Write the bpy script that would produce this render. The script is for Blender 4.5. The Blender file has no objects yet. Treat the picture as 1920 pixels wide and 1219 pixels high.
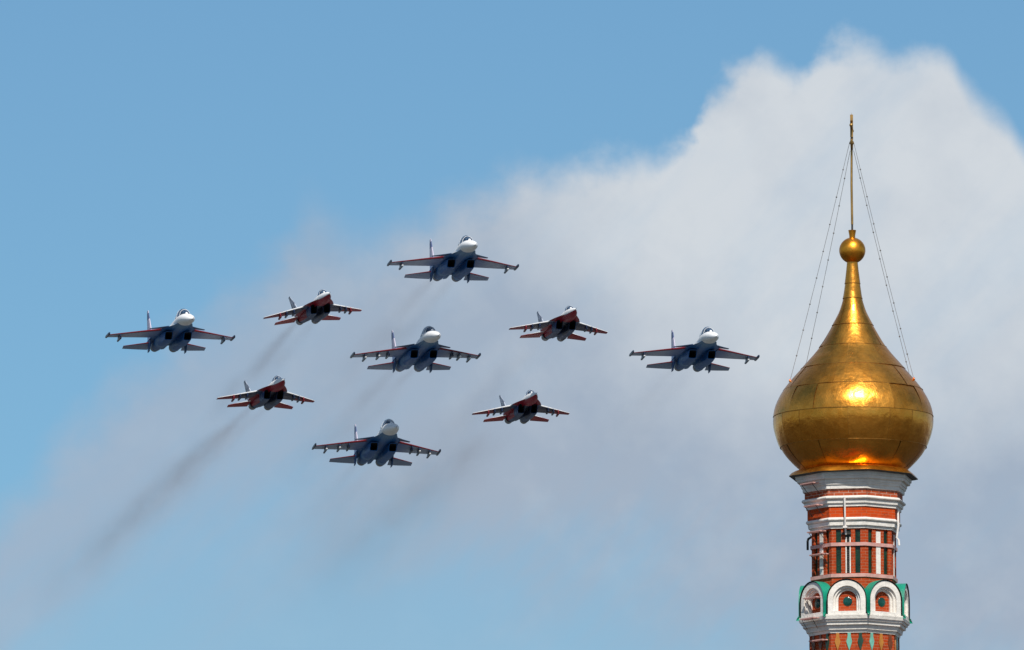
import bpy, bmesh, math, random
from mathutils import Vector, Matrix
R = math.radians
random.seed(7)
sc = bpy.context.scene
col = sc.collection

# ------------------------------------------------------------------ camera
PITCH, ROLL, FPX = R(8.0), R(0.26), 21360.0        # focal length in pixels of a 1920 px wide frame
EYE = Vector((0, 0, 1.7))
cam_d = bpy.data.cameras.new('camera')
cam = bpy.data.objects.new('camera', cam_d); col.objects.link(cam)
cam_d.sensor_width = 36.0
cam_d.lens = 36.0 * FPX / 1920.0
cam_d.clip_start = 1.0; cam_d.clip_end = 60000.0
cam.matrix_world = Matrix.Translation(EYE) @ Matrix.Rotation(R(90) + PITCH, 4, 'X') @ Matrix.Rotation(-ROLL, 4, 'Z')
sc.camera = cam

# ------------------------------------------------------------------ exposure
sc.view_settings.view_transform = 'Standard'
sc.view_settings.look = 'None'
sc.view_settings.exposure = 0.0
sc.view_settings.gamma = 1.0
sc.view_settings.use_curve_mapping = False
sc.render.engine = 'CYCLES'
sc.cycles.use_denoising = True
sc.cycles.volume_bounces = 0
sc.cycles.volume_step_rate = 0.35
sc.cycles.max_bounces = 6
sc.cycles.transparent_max_bounces = 16

# ------------------------------------------------------------------ node helpers
class NT:
    """tiny wrapper to write node trees as expressions"""
    def __init__(s, tree): s.t = tree; s.n = tree.nodes; s.l = tree.links
    def node(s, typ, **kw):
        n = s.n.new(typ)
        for k, v in kw.items(): setattr(n, k, v)
        return n
    def put(s, sock, v):
        if isinstance(v, bpy.types.NodeSocket): s.l.new(v, sock)
        else: sock.default_value = v
    def m(s, op, a, b=0.0, c=None, clamp=False):
        n = s.node('ShaderNodeMath', operation=op); n.use_clamp = clamp
        s.put(n.inputs[0], a); s.put(n.inputs[1], b)
        if c is not None: s.put(n.inputs[2], c)
        return n.outputs[0]
    def add(s, a, b): return s.m('ADD', a, b)
    def sub(s, a, b): return s.m('SUBTRACT', a, b)
    def mul(s, a, b): return s.m('MULTIPLY', a, b)
    def mx(s, a, b): return s.m('MAXIMUM', a, b)
    def mn(s, a, b): return s.m('MINIMUM', a, b)
    def gt(s, a, b): return s.m('GREATER_THAN', a, b)
    def lt(s, a, b): return s.m('LESS_THAN', a, b)
    def step(s, v, a, b, lo=0.0, hi=1.0):           # smoothstep
        n = s.node('ShaderNodeMapRange', interpolation_type='SMOOTHSTEP')
        s.put(n.inputs['Value'], v); s.put(n.inputs['From Min'], a); s.put(n.inputs['From Max'], b)
        s.put(n.inputs['To Min'], lo); s.put(n.inputs['To Max'], hi)
        return n.outputs[0]
    def mix(s, f, a, b):
        n = s.node('ShaderNodeMix', data_type='RGBA')
        s.put(n.inputs[0], f); s.put(n.inputs[6], a); s.put(n.inputs[7], b)
        return n.outputs[2]
    def noise(s, vec, scale, detail=4.0, rough=0.55, dims='3D'):
        n = s.node('ShaderNodeTexNoise', noise_dimensions=dims)
        if vec is not None: s.l.new(vec, n.inputs['Vector'])
        n.inputs['Scale'].default_value = scale; n.inputs['Detail'].default_value = detail
        n.inputs['Roughness'].default_value = rough
        return n.outputs['Fac']
    def sep(s, vec):
        n = s.node('ShaderNodeSeparateXYZ'); s.l.new(vec, n.inputs[0]); return n.outputs
    def comb(s, x, y, z):
        n = s.node('ShaderNodeCombineXYZ'); s.put(n.inputs[0], x); s.put(n.inputs[1], y); s.put(n.inputs[2], z)
        return n.outputs[0]
    def curve(s, v, pts):
        n = s.node('ShaderNodeFloatCurve'); c = n.mapping.curves[0]
        while len(c.points) > 2: c.points.remove(c.points[1])
        c.points[0].location = pts[0]; c.points[1].location = pts[-1]
        for p in pts[1:-1]: c.points.new(*p)
        n.mapping.update(); s.put(n.inputs['Value'], v)
        return n.outputs[0]

def rgb(*c): return (*c, 1.0)
def srgb(r, g, b):
    f = lambda v: (v / 255 / 12.92) if v <= 10 else ((v / 255 + 0.055) / 1.055) ** 2.4
    return (f(r), f(g), f(b), 1.0)

# ------------------------------------------------------------------ sun and sky
SUN_AZ, SUN_EL = R(8.0), R(48.0)                     # behind the camera, a little to its right
to_sun = Vector((math.sin(SUN_AZ) * math.cos(SUN_EL), -math.cos(SUN_AZ) * math.cos(SUN_EL), math.sin(SUN_EL)))
sun_d = bpy.data.lights.new('sun', 'SUN'); sun_d.energy = 5.0; sun_d.angle = R(0.55); sun_d.color = (1.0, 0.95, 0.87)
sun = bpy.data.objects.new('sun', sun_d); col.objects.link(sun)
sun.rotation_euler = to_sun.to_track_quat('Z', 'Y').to_euler()
sun.location = (0, -50, 200)

world = bpy.data.worlds.new('World'); sc.world = world; world.use_nodes = True
w = NT(world.node_tree); w.n.clear()
sky = w.node('ShaderNodeTexSky', sky_type='NISHITA'); sky.sun_disc = False
sky.sun_elevation = SUN_EL; sky.sun_rotation = math.pi - SUN_AZ
sky.air_density = 1.0; sky.dust_density = 0.0; sky.ozone_density = 2.0
tc = w.node('ShaderNodeTexCoord')
d = tc.outputs['Generated']
dx, dy, dz = w.sep(d)
az = w.m('ARCTAN2', dx, dy); el = w.m('ARCSINE', dz)
U = w.mul(az, 22.03); V = w.mul(w.sub(el, PITCH), 22.25)   # azimuth and elevation, scaled so the photographed patch is about +-1
uv = w.comb(U, V, 0.0)
# the cloud bank that stands behind the tower: the height of its upper and lower edge over azimuth
def px(x, y): return ((x - 960) / 960.0, (609.5 - y) / 960.0)
def edge(pts):                                        # U -1.25..1.25 and V -0.75..0.75 to 0..1
    q = [px(*p) for p in pts]
    return [((a + 1.25) / 2.5, (b + 0.75) / 1.5) for a, b in q]
top = edge([(-240, 1120), (0, 985), (110, 870), (220, 755), (330, 665), (430, 590), (520, 515), (585, 440), (625, 450), (680, 475), (760, 440),
            (850, 385), (930, 350), (1000, 318), (1090, 305), (1170, 272), (1240, 285), (1280, 268), (1326, 172), (1375, 128), (1430, 100), (1500, 122), (1545, 92),
            (1600, 74), (1680, 92), (1775, 105), (1815, 160), (1880, 215), (1960, 300), (2160, 330)])
low = edge([(-240, 1300), (0, 1120), (150, 1060), (300, 975), (420, 930), (560, 890), (700, 905), (850, 960), (1000, 1000), (1150, 1035), (1300, 1055),
            (1450, 1120), (1600, 1190), (1750, 1225), (2160, 1260)])
n_big = w.noise(uv, 3.2, 5.0, 0.55); n_fine = w.noise(uv, 11.0, 4.0, 0.5); along = w.add(w.mul(U, 0.70), w.mul(V, 0.71)); across = w.sub(w.mul(U, 0.71), w.mul(V, 0.70))
n_wisp = w.noise(w.comb(w.mul(across, 1.5), w.mul(along, 0.42), 3.0), 4.2, 5.0, 0.6)      # streaks drawn out by the wind
n_puff = w.noise(uv, 5.5, 7.0, 0.58)
uw = w.add(U, w.add(w.mul(w.sub(n_fine, 0.5), 0.06), w.mul(w.sub(n_big, 0.5), 0.03)))
un = w.m('MULTIPLY_ADD', uw, 0.4, 0.5, clamp=True)
vt = w.m('MULTIPLY_ADD', w.curve(un, top), 1.5, -0.75)
vl = w.m('MULTIPLY_ADD', w.curve(un, low), 1.5, -0.75)
dist = w.add(w.sub(vt, V), w.add(w.mul(w.sub(n_fine, 0.5), 0.06), w.mul(w.sub(n_puff, 0.5), 0.07)))
soft = w.step(U, -0.5, 0.45, 0.13, 0.06)              # the bank thins out to the left
a_top = w.step(dist, w.mul(soft, w.step(U, -0.4, 0.4, -0.85, -0.3)), w.mul(soft, w.step(U, -0.4, 0.4, 0.75, 1.0)))
dl = w.add(w.sub(V, vl), w.mul(w.sub(n_wisp, 0.5), 0.55))
a_low = w.step(dl, -0.26, 0.14, 0.30, 1.0)
body = w.step(U, -0.9, 0.2, 0.88, 0.98)               # thickness
alpha = w.mul(w.mul(a_top, a_low), w.mul(body, w.step(n_wisp, 0.25, 0.6, 0.84, 1.0)))
# loose cloud added over the unseen sky, to warm the dome's reflections
rest = w.noise(w.comb(w.m('DIVIDE', dx, w.add(w.mx(dz, 0.0), 0.12)), w.m('DIVIDE', dy, w.add(w.mx(dz, 0.0), 0.12)), 0.7), 0.9, 5.0, 0.55)
rest_a = w.step(rest, 0.38, 0.60, 0.0, 0.85)
inside = w.mul(w.step(w.m('ABSOLUTE', U), 1.15, 1.6, 1.0, 0.0), w.step(w.m('ABSOLUTE', V), 0.72, 1.1, 1.0, 0.0))
n1 = w.node('ShaderNodeMix', data_type='FLOAT'); w.put(n1.inputs[0], inside); w.put(n1.inputs[2], rest_a); w.put(n1.inputs[3], alpha)
cl_a = n1.outputs[0]
# sunlit crest of the bank, greyer base
def blob(cx, cy, rx, ry):
    bu, bv = px(cx, cy); a_ = w.mul(w.sub(U, bu), 960.0 / rx); b_ = w.mul(w.sub(V, bv), 960.0 / ry)
    return w.step(w.add(w.mul(a_, a_), w.mul(b_, b_)), 1.0, 0.05)
crest = w.add(w.mul(blob(1650, 330, 760, 640), 0.95), w.mul(blob(1100, 380, 420, 260), 0.35))
crest = w.m('MULTIPLY_ADD', w.sub(n_big, 0.5), 0.7, crest, clamp=True)
crest = w.m('MULTIPLY_ADD', w.sub(n_puff, 0.5), 0.75, crest, clamp=True)
cl_c = w.mix(crest, srgb(163, 177, 195), srgb(210, 216, 222))
cl_c = w.mix(w.mul(w.step(U, -0.2, -0.9), 0.6), cl_c, srgb(161, 181, 203))
sky_c = w.mix(1.0, sky.outputs[0], rgb(1, 1, 1))
tint = w.node('ShaderNodeMix', data_type='RGBA', blend_type='MULTIPLY'); tint.inputs[0].default_value = 1.0
w.l.new(sky.outputs[0], tint.inputs[6]); tint.inputs[7].default_value = rgb(0.51, 0.725, 0.84)
bg = w.node('ShaderNodeBackground'); w.l.new(tint.outputs[2], bg.inputs[0]); bg.inputs[1].default_value = 0.10
bc = w.node('ShaderNodeBackground'); w.l.new(cl_c, bc.inputs[0]); bc.inputs[1].default_value = 1.0
ms = w.node('ShaderNodeMixShader'); w.l.new(cl_a, ms.inputs[0]); w.l.new(bg.outputs[0], ms.inputs[1]); w.l.new(bc.outputs[0], ms.inputs[2])
wo = w.node('ShaderNodeOutputWorld'); w.l.new(ms.outputs[0], wo.inputs[0])

# ------------------------------------------------------------------ object helpers
def tag(o, label=None, cat=None, group=None, kind=None):
    if label: o['label'] = label
    if cat: o['category'] = cat
    if group: o['group'] = group
    if kind: o['kind'] = kind
    return o
def empty(name, loc=(0, 0, 0)):
    o = bpy.data.objects.new(name, None); col.objects.link(o); o.location = loc; o.empty_display_size = 0.5
    return o
class MB:
    """collects shapes of one part"""
    def __init__(s): s.v = []; s.f = []; s.mi = []; s.sm = []
    def raw(s, vs, fs, mi=0, smooth=False):
        b = len(s.v); s.v += [tuple(p) for p in vs]
        for f in fs: s.f.append([b + i for i in f]); s.mi.append(mi); s.sm.append(smooth)
    def loft(s, rings, mi=0, smooth=True, closed=True, cap0=True, cap1=True, mif=None):
        n = len(rings[0]); b = len(s.v)
        for r in rings: s.v += [tuple(p) for p in r]
        for i in range(len(rings) - 1):
            for j in range(n if closed else n - 1):
                k = (j + 1) % n
                s.f.append([b + i * n + j, b + i * n + k, b + (i + 1) * n + k, b + (i + 1) * n + j])
                s.mi.append(mif(i, j) if mif else mi); s.sm.append(smooth)
        if cap0: s.f.append([b + j for j in range(n)][::-1]); s.mi.append(mif(0, 0) if mif else mi); s.sm.append(False)
        if cap1: s.f.append([b + (len(rings) - 1) * n + j for j in range(n)]); s.mi.append(mif(len(rings) - 2, 0) if mif else mi); s.sm.append(False)
    def box(s, c, ux, uy, uz, mi=0):                  # centre and three half vectors
        c, ux, uy, uz = map(Vector, (c, ux, uy, uz))
        vs = [c + a * ux + b * uy + d_ * uz for d_ in (-1, 1) for b in (-1, 1) for a in (-1, 1)]
        s.raw(vs, [(0, 2, 3, 1), (4, 5, 7, 6), (0, 1, 5, 4), (2, 6, 7, 3), (0, 4, 6, 2), (1, 3, 7, 5)], mi)
    def tube(s, pts, rad, n=8, mi=0):
        pts = [Vector(p) for p in pts]; rings = []
        for i, p in enumerate(pts):
            t = (pts[min(i + 1, len(pts) - 1)] - pts[max(i - 1, 0)]).normalized()
            a = t.cross(Vector((0.31, 0.87, 0.37))).normalized(); b = t.cross(a)
            r = rad[i] if isinstance(rad, (list, tuple)) else rad
            rings.append([p + (a * math.cos(2 * math.pi * k / n) + b * math.sin(2 * math.pi * k / n)) * r for k in range(n)])
        s.loft(rings, mi)
    def ball(s, c, r, mi=0, n=10, m=6):
        c = Vector(c)
        rings = [[c + Vector((math.sin(math.pi * i / m) * math.cos(2 * math.pi * k / n), math.sin(math.pi * i / m) * math.sin(2 * math.pi * k / n), math.cos(math.pi * i / m))) * r for k in range(n)] for i in range(1, m)]
        s.loft(rings, mi)
    def build(s, name, mats, parent=None, angle=40, fix=True):
        me = bpy.data.meshes.new(name); me.from_pydata(s.v, [], s.f)
        for m_ in (mats if isinstance(mats, (list, tuple)) else [mats]): me.materials.append(m_)
        me.polygons.foreach_set('material_index', s.mi); me.polygons.foreach_set('use_smooth', s.sm)
        if fix:
            bm = bmesh.new(); bm.from_mesh(me); bmesh.ops.recalc_face_normals(bm, faces=bm.faces); bm.to_mesh(me); bm.free()
        me.update(); me.set_sharp_from_angle(angle=R(angle))
        o = bpy.data.objects.new(name, me); col.objects.link(o); o.parent = parent
        return o
def mat(name):
    m_ = bpy.data.materials.new(name); m_.use_nodes = True
    t = NT(m_.node_tree); b = t.n['Principled BSDF']
    return m_, t, b
def plain(name, c, rough=0.5, metal=0.0, var=0.12, scale=3.0, bump=0.0):
    m_, t, b = mat(name); co = t.node('ShaderNodeTexCoord').outputs['Object']
    nz = t.noise(co, scale, 5.0, 0.6)
    lo = tuple(x * (1 - var) for x in c); hi = tuple(min(1, x * (1 + var)) for x in c)
    t.put(b.inputs['Base Color'], t.mix(t.step(nz, 0.3, 0.7), rgb(*lo), rgb(*hi)))
    b.inputs['Roughness'].default_value = rough; b.inputs['Metallic'].default_value = metal
    if bump:
        bn = t.node('ShaderNodeBump'); t.l.new(t.noise(co, scale * 6, 4.0), bn.inputs['Height']); bn.inputs['Distance'].default_value = bump
        t.l.new(bn.outputs[0], b.inputs['Normal'])
    return m_

# ------------------------------------------------------------------ ground
def sheet(name, rad, z, m_, n=64):
    mb = MB(); mb.raw([(rad * math.cos(2 * math.pi * k / n), rad * math.sin(2 * math.pi * k / n), z) for k in range(n)], [tuple(range(n))])
    o = mb.build(name, m_, fix=False); tag(o, kind='structure'); return o
m_land, t, b = mat('city_ground'); co = t.node('ShaderNodeTexCoord').outputs['Object']
t.put(b.inputs['Base Color'], t.mix(t.step(t.noise(co, 0.006, 6.0, 0.6), 0.35, 0.65), rgb(0.055, 0.065, 0.06), rgb(0.14, 0.138, 0.135))); b.inputs['Roughness'].default_value = 0.9
sheet('ground', 30000, 0.0, m_land, 96)
m_plaza, t, b = mat('plaza_paving'); co = t.node('ShaderNodeTexCoord').outputs['Object']
t.put(b.inputs['Base Color'], t.mix(t.step(t.noise(co, 0.05, 6.0, 0.6), 0.35, 0.65), rgb(0.015, 0.0145, 0.014), rgb(0.042, 0.040, 0.037))); b.inputs['Roughness'].default_value = 0.8
pl = sheet('plaza', 600, 0.004, m_plaza); pl.location = (9.9, 300, 0)  # unseen paving, made wide and dark so the lower dome reflects dark

# ------------------------------------------------------------------ church tower
TY = 330.0                                             # metres from the camera
TX = 9.816
def zh(y, front=0.0):                                  # height of a level measured at photo row y on a face `front` metres nearer than the axis
    return EYE.z + (TY - front) * math.tan(PITCH + math.atan((609.5 - y - 1.3) / FPX))
TH0 = -10.0                                            # heading of the face that looks most nearly at the camera
def octo(r, z, th0=TH0 - 22.5):
    return [(r * math.sin(R(th0 + 45 * k)), -r * math.cos(R(th0 + 45 * k)), z) for k in range(8)]
def circ(r, z, n=64):
    return [(r * math.sin(2 * math.pi * k / n), -r * math.cos(2 * math.pi * k / n), z) for k in range(n)]
def face(k):                                           # tangent, outward normal of face k
    a = R(TH0 + 45 * k)
    return Vector((math.cos(a), math.sin(a), 0)), Vector((math.sin(a), -math.cos(a), 0))
AP = math.cos(R(22.5)); UP = Vector((0, 0, 1))

# materials
def brick_mat(name, ca, cb, mortar, show):
    m_, t, b = mat(name); co = t.node('ShaderNodeTexCoord').outputs['Object']; x, y, z = t.sep(co)
    vec = t.comb(t.mul(t.m('ARCTAN2', x, y), 1.3), z, 0.0)
    br = t.node('ShaderNodeTexBrick'); t.l.new(vec, br.inputs['Vector'])
    br.inputs['Scale'].default_value = 1.0; br.inputs['Brick Width'].default_value = 0.26; br.inputs['Row Height'].default_value = 0.085
    br.inputs['Mortar Size'].default_value = 0.007; br.inputs['Mortar Smooth'].default_value = 0.3
    br.inputs['Color1'].default_value = rgb(*ca); br.inputs['Color2'].default_value = rgb(*cb); br.inputs['Mortar'].default_value = rgb(*mortar)
    big = t.noise(co, 2.2, 6.0, 0.65); sp = t.noise(co, 9.0, 5.0, 0.7)
    base = t.mix(t.mul(t.step(big, 0.35, 0.7), 0.55), rgb(*ca), rgb(*cb))
    c = t.mix(show, base, br.outputs['Color'])
    c = t.mix(t.step(sp, 0.66, 0.74, 0.0, 0.75), c, rgb(0.62, 0.47, 0.38))          # lime left in chips
    c = t.mix(t.step(t.noise(co, 4.0, 6.0, 0.72), 0.53, 0.68, 0.0, 0.75), c, rgb(0.17, 0.032, 0.012))   # sooty bricks
    t.put(b.inputs['Base Color'], c); b.inputs['Roughness'].default_value = 0.8; b.inputs['Specular IOR Level'].default_value = 0.2
    bn = t.node('ShaderNodeBump'); bn.inputs['Distance'].default_value = 0.012
    t.l.new(t.add(t.mul(br.outputs['Fac'], -0.6), t.mul(sp, 0.8)), bn.inputs['Height']); t.l.new(bn.outputs[0], b.inputs['Normal'])
    return m_
M_brick = brick_mat('painted_brick', (0.58, 0.064, 0.004), (0.42, 0.042, 0.004), (0.56, 0.24, 0.12), 0.5)
M_worn = brick_mat('worn_brick', (0.44, 0.055, 0.008), (0.29, 0.034, 0.007), (0.52, 0.27, 0.16), 0.6)
M_bare = brick_mat('bare_brick', (0.42, 0.075, 0.022), (0.30, 0.055, 0.02), (0.62, 0.45, 0.36), 0.9)
m_, t, b = mat('limewashed_stone'); M_white = m_
co = t.node('ShaderNodeTexCoord').outputs['Object']
c = t.mix(t.step(t.noise(co, 3.0, 6.0, 0.65), 0.35, 0.7), rgb(0.79, 0.75, 0.69), rgb(0.66, 0.62, 0.56))
x, y, z = t.sep(co)
runs = t.noise(t.comb(t.mul(t.m('ARCTAN2', x, y), 9.0), t.mul(z, 0.6), 0.0), 1.6, 5.0, 0.7)
c = t.mix(t.step(runs, 0.55, 0.75, 0.0, 0.45), c, rgb(0.40, 0.38, 0.34))
c = t.mix(t.step(t.noise(co, 14.0, 4.0, 0.7), 0.66, 0.72, 0.0, 0.7), c, rgb(0.28, 0.22, 0.18))
t.put(b.inputs['Base Color'], c); b.inputs['Roughness'].default_value = 0.75
bn = t.node('ShaderNodeBump'); bn.inputs['Distance'].default_value = 0.02; t.l.new(t.noise(co, 8.0, 5.0, 0.6), bn.inputs['Height']); t.l.new(bn.outputs[0], b.inputs['Normal'])
M_teal = plain('teal_roof_paint', (0.006, 0.235, 0.15), 0.4, 0.0, 0.18, 2.5, 0.01)
M_glaze = plain('dark_green_glaze', (0.005, 0.030, 0.014), 0.25, 0.0, 0.5, 4.0, 0.01)
M_medal = plain('green_glazed_disc', (0.004, 0.055, 0.045), 0.15, 0.0, 0.4, 5.0, 0.006)
M_pink = plain('pink_primed_iron', (0.55, 0.30, 0.26), 0.6, 0.0, 0.2, 5.0)
M_black = plain('dark_iron_and_shade', (0.015, 0.014, 0.012), 0.5, 0.2, 0.3, 3.0)
M_pipe = plain('white_pipe_paint', (0.72, 0.68, 0.64), 0.5, 0.0, 0.1, 5.0)
M_ochre = plain('ochre_tile', (0.42, 0.17, 0.025), 0.3, 0.0, 0.15, 8.0)
M_mint = plain('mint_tile', (0.16, 0.42, 0.33), 0.3, 0.0, 0.15, 8.0)
M_dkgreen = plain('bottle_green_tile', (0.02, 0.055, 0.035), 0.3, 0.0, 0.2, 8.0)
M_brown = plain('brown_tile', (0.15, 0.04, 0.012), 0.35, 0.0, 0.2, 8.0)

def gold(name, base, alt, r0, r1, bump, panel=True, matt=(0.28, 0.62)):
    m_, t, b = mat(name); co = t.node('ShaderNodeTexCoord').outputs['Object']
    big = t.noise(co, 1.3, 5.0, 0.6); mid = t.noise(co, 4.5, 5.0, 0.65); fine = t.noise(co, 22.0, 4.0, 0.6)
    f = t.step(mid, 0.35, 0.7)
    if panel:
        at = t.node('ShaderNodeAttribute'); at.attribute_name = 'sheet_tone'; pv = at.outputs['Fac']
        f = t.m('MULTIPLY_ADD', f, 0.45, t.mul(pv, 0.6), clamp=True)
    c = t.mix(f, rgb(*base), rgb(*alt))
    rr = t.m('MULTIPLY_ADD', t.step(big, 0.3, 0.7), (r1 - r0) * 0.6, r0)
    if panel: rr = t.m('MULTIPLY_ADD', pv, (r1 - r0) * 0.5, rr)
    bn = t.node('ShaderNodeBump'); bn.inputs['Distance'].default_value = bump
    t.l.new(t.add(t.mul(big, 1.0), t.add(t.mul(mid, 0.16), t.mul(fine, 0.012))), bn.inputs['Height'])
    b2 = t.node('ShaderNodeBsdfPrincipled')             # worn leaf: a burnished lobe over a matt one
    for q, ro in ((b, rr), (b2, t.add(rr, 0.13))):
        t.put(q.inputs['Base Color'], c); q.inputs['Metallic'].default_value = 1.0; t.put(q.inputs['Roughness'], ro); t.l.new(bn.outputs[0], q.inputs['Normal'])
    mxs = t.node('ShaderNodeMixShader'); t.put(mxs.inputs[0], t.step(t.noise(co, 2.6, 5.0, 0.65), 0.3, 0.7, matt[0], matt[1]))
    t.l.new(b.outputs[0], mxs.inputs[1]); t.l.new(b2.outputs[0], mxs.inputs[2]); t.l.new(mxs.outputs[0], t.n['Material Output'].inputs[0])
    return m_
M_gold = gold('gilded_sheet', (0.95, 0.415, 0.066), (0.70, 0.255, 0.028), 0.17, 0.29, 0.035)
M_goldp = gold('gilded_fitting', (0.86, 0.37, 0.04), (0.66, 0.25, 0.025), 0.25, 0.45, 0.02, False)
M_gseam = plain('gilded_seam', (0.38, 0.18, 0.04), 0.5, 1.0, 0.3, 6.0)
M_iron = plain('weathered_iron', (0.05, 0.048, 0.045), 0.6, 0.5, 0.3, 6.0)
M_zinc = plain('galvanised_chain', (0.16, 0.155, 0.15), 0.6, 0.3, 0.3, 6.0)
M_mast = plain('bronzed_mast', (0.42, 0.25, 0.08), 0.45, 0.8, 0.25, 3.0)

tower = empty('church_tower', (TX, TY, 0)); tower.rotation_euler = (0, R(0.18), 0)      # the old tower leans a little
tag(tower, 'orange brick church tower with white mouldings under a golden onion dome', 'tower')

HW = 0.004664                                           # enlarged-photo half widths to octagon circumradius
def ring_part(name, prof, m_, angle=30):                # octagonal moulding from a profile of (radius, row)
    mb = MB(); mb.loft([octo(r, z) for r, z in prof], smooth=False); return mb.build(name, m_, tower, angle)
def Y(v): return 860 + v / 3.394
def zf(v, r): return zh(Y(v), r * 0.97)

# shaft: core of dark glazed slots, with brick piers in front of it
Rs = 1.273; z_hi = zf(447, Rs); z_lo = zf(800, Rs) - 0.25
z_s1 = zf(455, Rs); z_s0 = zf(732, Rs)
mb = MB(); dpt = 0.055
mb.loft([octo(Rs - dpt / AP, z_lo), octo(Rs - dpt / AP, z_hi)], mi=1, smooth=False)
hs = Rs * math.sin(R(22.5)); ap = Rs * AP
def slab(mb, k, u0, u1, za, zb, w0, w1, mi=0, apo=ap, mit=None):
    u, n = face(k); t_ = math.tan(R(22.5))
    def P(uu, ww, z):
        if mit is not None and abs(abs(uu) - mit) < 1e-6: uu = math.copysign(mit + (ww) * t_, uu)
        return u * uu + n * (apo + ww) + UP * z
    vs = [P(u0, w0, za), P(u1, w0, za), P(u1, w1, za), P(u0, w1, za), P(u0, w0, zb), P(u1, w0, zb), P(u1, w1, zb), P(u0, w1, zb)]
    mb.raw(vs, [(0, 3, 2, 1), (4, 5, 6, 7), (0, 1, 5, 4), (1, 2, 6, 5), (2, 3, 7, 6), (3, 0, 4, 7)], mi)
for k in range(8):
    slab(mb, k, -hs, hs, z_lo, z_s0, -dpt, 0, 0, mit=hs)
    slab(mb, k, -hs, hs, z_s1, z_hi, -dpt, 0, 0, mit=hs)
    for u0, u1 in ((-hs, -0.358), (-0.205, -0.082), (0.082, 0.205), (0.358, hs)):
        slab(mb, k, u0, u1, z_s0, z_s1, -dpt, random.uniform(-0.004, 0.0), 0, mit=hs)
shaft = mb.build('brick_shaft', [M_worn, M_glaze], tower, fix=True)
for k in (-2, -1, 0, 1, 2, 3, 4, 5):
    mb = MB()
    if k == 0:
        slab(mb, k, -0.075, -0.045, z_s0, z_s1 - 0.22, -dpt, 0.008); slab(mb, k, 0.045, 0.075, z_s0, z_s1 - 0.22, -dpt, 0.008)
        o = mb.build('vent_frame', M_white, tower)
        mb = MB(); slab(mb, k, -0.044, 0.044, z_s0 + 0.01, z_s1 - 0.23, -dpt - 0.01, -dpt + 0.004)
        for i in range(22):
            zz = z_s0 + 0.03 + i * 0.062
            slab(mb, k, -0.042, 0.042, zz, zz + 0.02, -dpt, -0.035)
        mb.build('vent_grille', M_iron, o)
    else:
        slab(mb, k, -0.078, 0.078, z_s0, z_s1 - 0.04, -dpt - 0.01, 0.012)
        mb.build('white_pilaster', M_white, tower)

# brick drums and mouldings above the slots
r1, r2, r3 = 309 * HW, 337 * HW, 316 * HW
def roll(rm, ri, v0, v1, r_ref):                        # half round moulding profile
    za, zb = zf(v1, r_ref), zf(v0, r_ref); zc = (za + zb) / 2; hh = (zb - za) / 2
    return [(ri, za)] + [(ri + (rm - ri) * math.cos(a), zc + hh * math.sin(a)) for a in [R(-75 + 25 * i) for i in range(7)]] + [(ri, zb)]
ring_part('moulding', [(1.22, zf(446, 1.3))] + [(1.31, zf(446, 1.3)), (1.31, zf(428, 1.3)), (1.375, zf(426, 1.37)), (1.385, zf(402, 1.37))] + roll(1.445, 1.37, 374, 399, 1.42), M_white)
mb = MB(); mb.loft([octo(1.394, zf(376, 1.39)), octo(1.394, zf(300, 1.39))], smooth=False); mb.build('brick_drum', M_brick, tower)
ring_part('moulding', [(1.35, zf(306, 1.43)), (1.43, zf(306, 1.43)), (1.44, zf(286, 1.43)), (1.485, zf(284, 1.49)), (1.50, zf(263, 1.49))] + roll(1.572, 1.48, 236, 261, 1.55), M_white)
mb = MB(); mb.loft([octo(1.474, zf(238, 1.47)), octo(1.474, zf(186, 1.47))], smooth=False); mb.build('brick_drum', M_bare, tower)
prof = [(1.45, zf(193, 1.55))]
for va, vb, ra, rb in ((192, 167, 1.53, 1.54), (165, 151, 1.575, 1.585), (149, 128, 1.61, 1.62), (126, 109, 1.70, 1.715), (107, 74, 1.745, 1.76)):
    prof += [(ra, zf(va, ra)), (rb, zf(vb, rb))]
ring_part('cornice', prof, M_white)

# gilded skirt under the dome
z_rim = zh(897); z_top = zh(881)
rings = []; n = 64
def sk(rad_c, rad_o, fz, z):                            # blend from circle to octagon
    out = []
    for k in range(n):
        a = 2 * math.pi * k / n; th = math.degrees(a) - TH0
        rel = ((th + 22.5) % 45) - 22.5
        ro = rad_o * AP / math.cos(R(rel))
        r_ = rad_c * (1 - fz) + ro * fz - 0.055 * fz * math.exp(-(((th + TH0 + 180) % 360 - 180 + 20) / 15) ** 2)   # rim pulled back here to let sun onto the cornice
        out.append((r_ * math.sin(a), -r_ * math.cos(a), z + 0.012 * math.sin(3 * a + 1) * fz))
    return out
rings = [sk(1.42, 1.6, 0, z_top - 0.045), sk(1.60, 1.66, 0.2, z_top - 0.06), sk(1.70, 1.76, 0.6, z_top - 0.095), sk(1.80, 1.87, 0.9, z_top - 0.16), sk(1.85, 1.95, 1, z_rim),
         sk(1.85, 1.945, 1, z_rim - 0.02), sk(1.7, 1.70, 1, z_rim - 0.03), sk(1.4, 1.4, 1, z_rim - 0.03)]
mb = MB(); mb.loft(rings, smooth=True, cap0=False, cap1=False, mif=lambda i, j: 1 if i >= 4 else 0)
mb.build('gilded_skirt', [M_goldp, M_black], tower, 35, fix=True)

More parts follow.
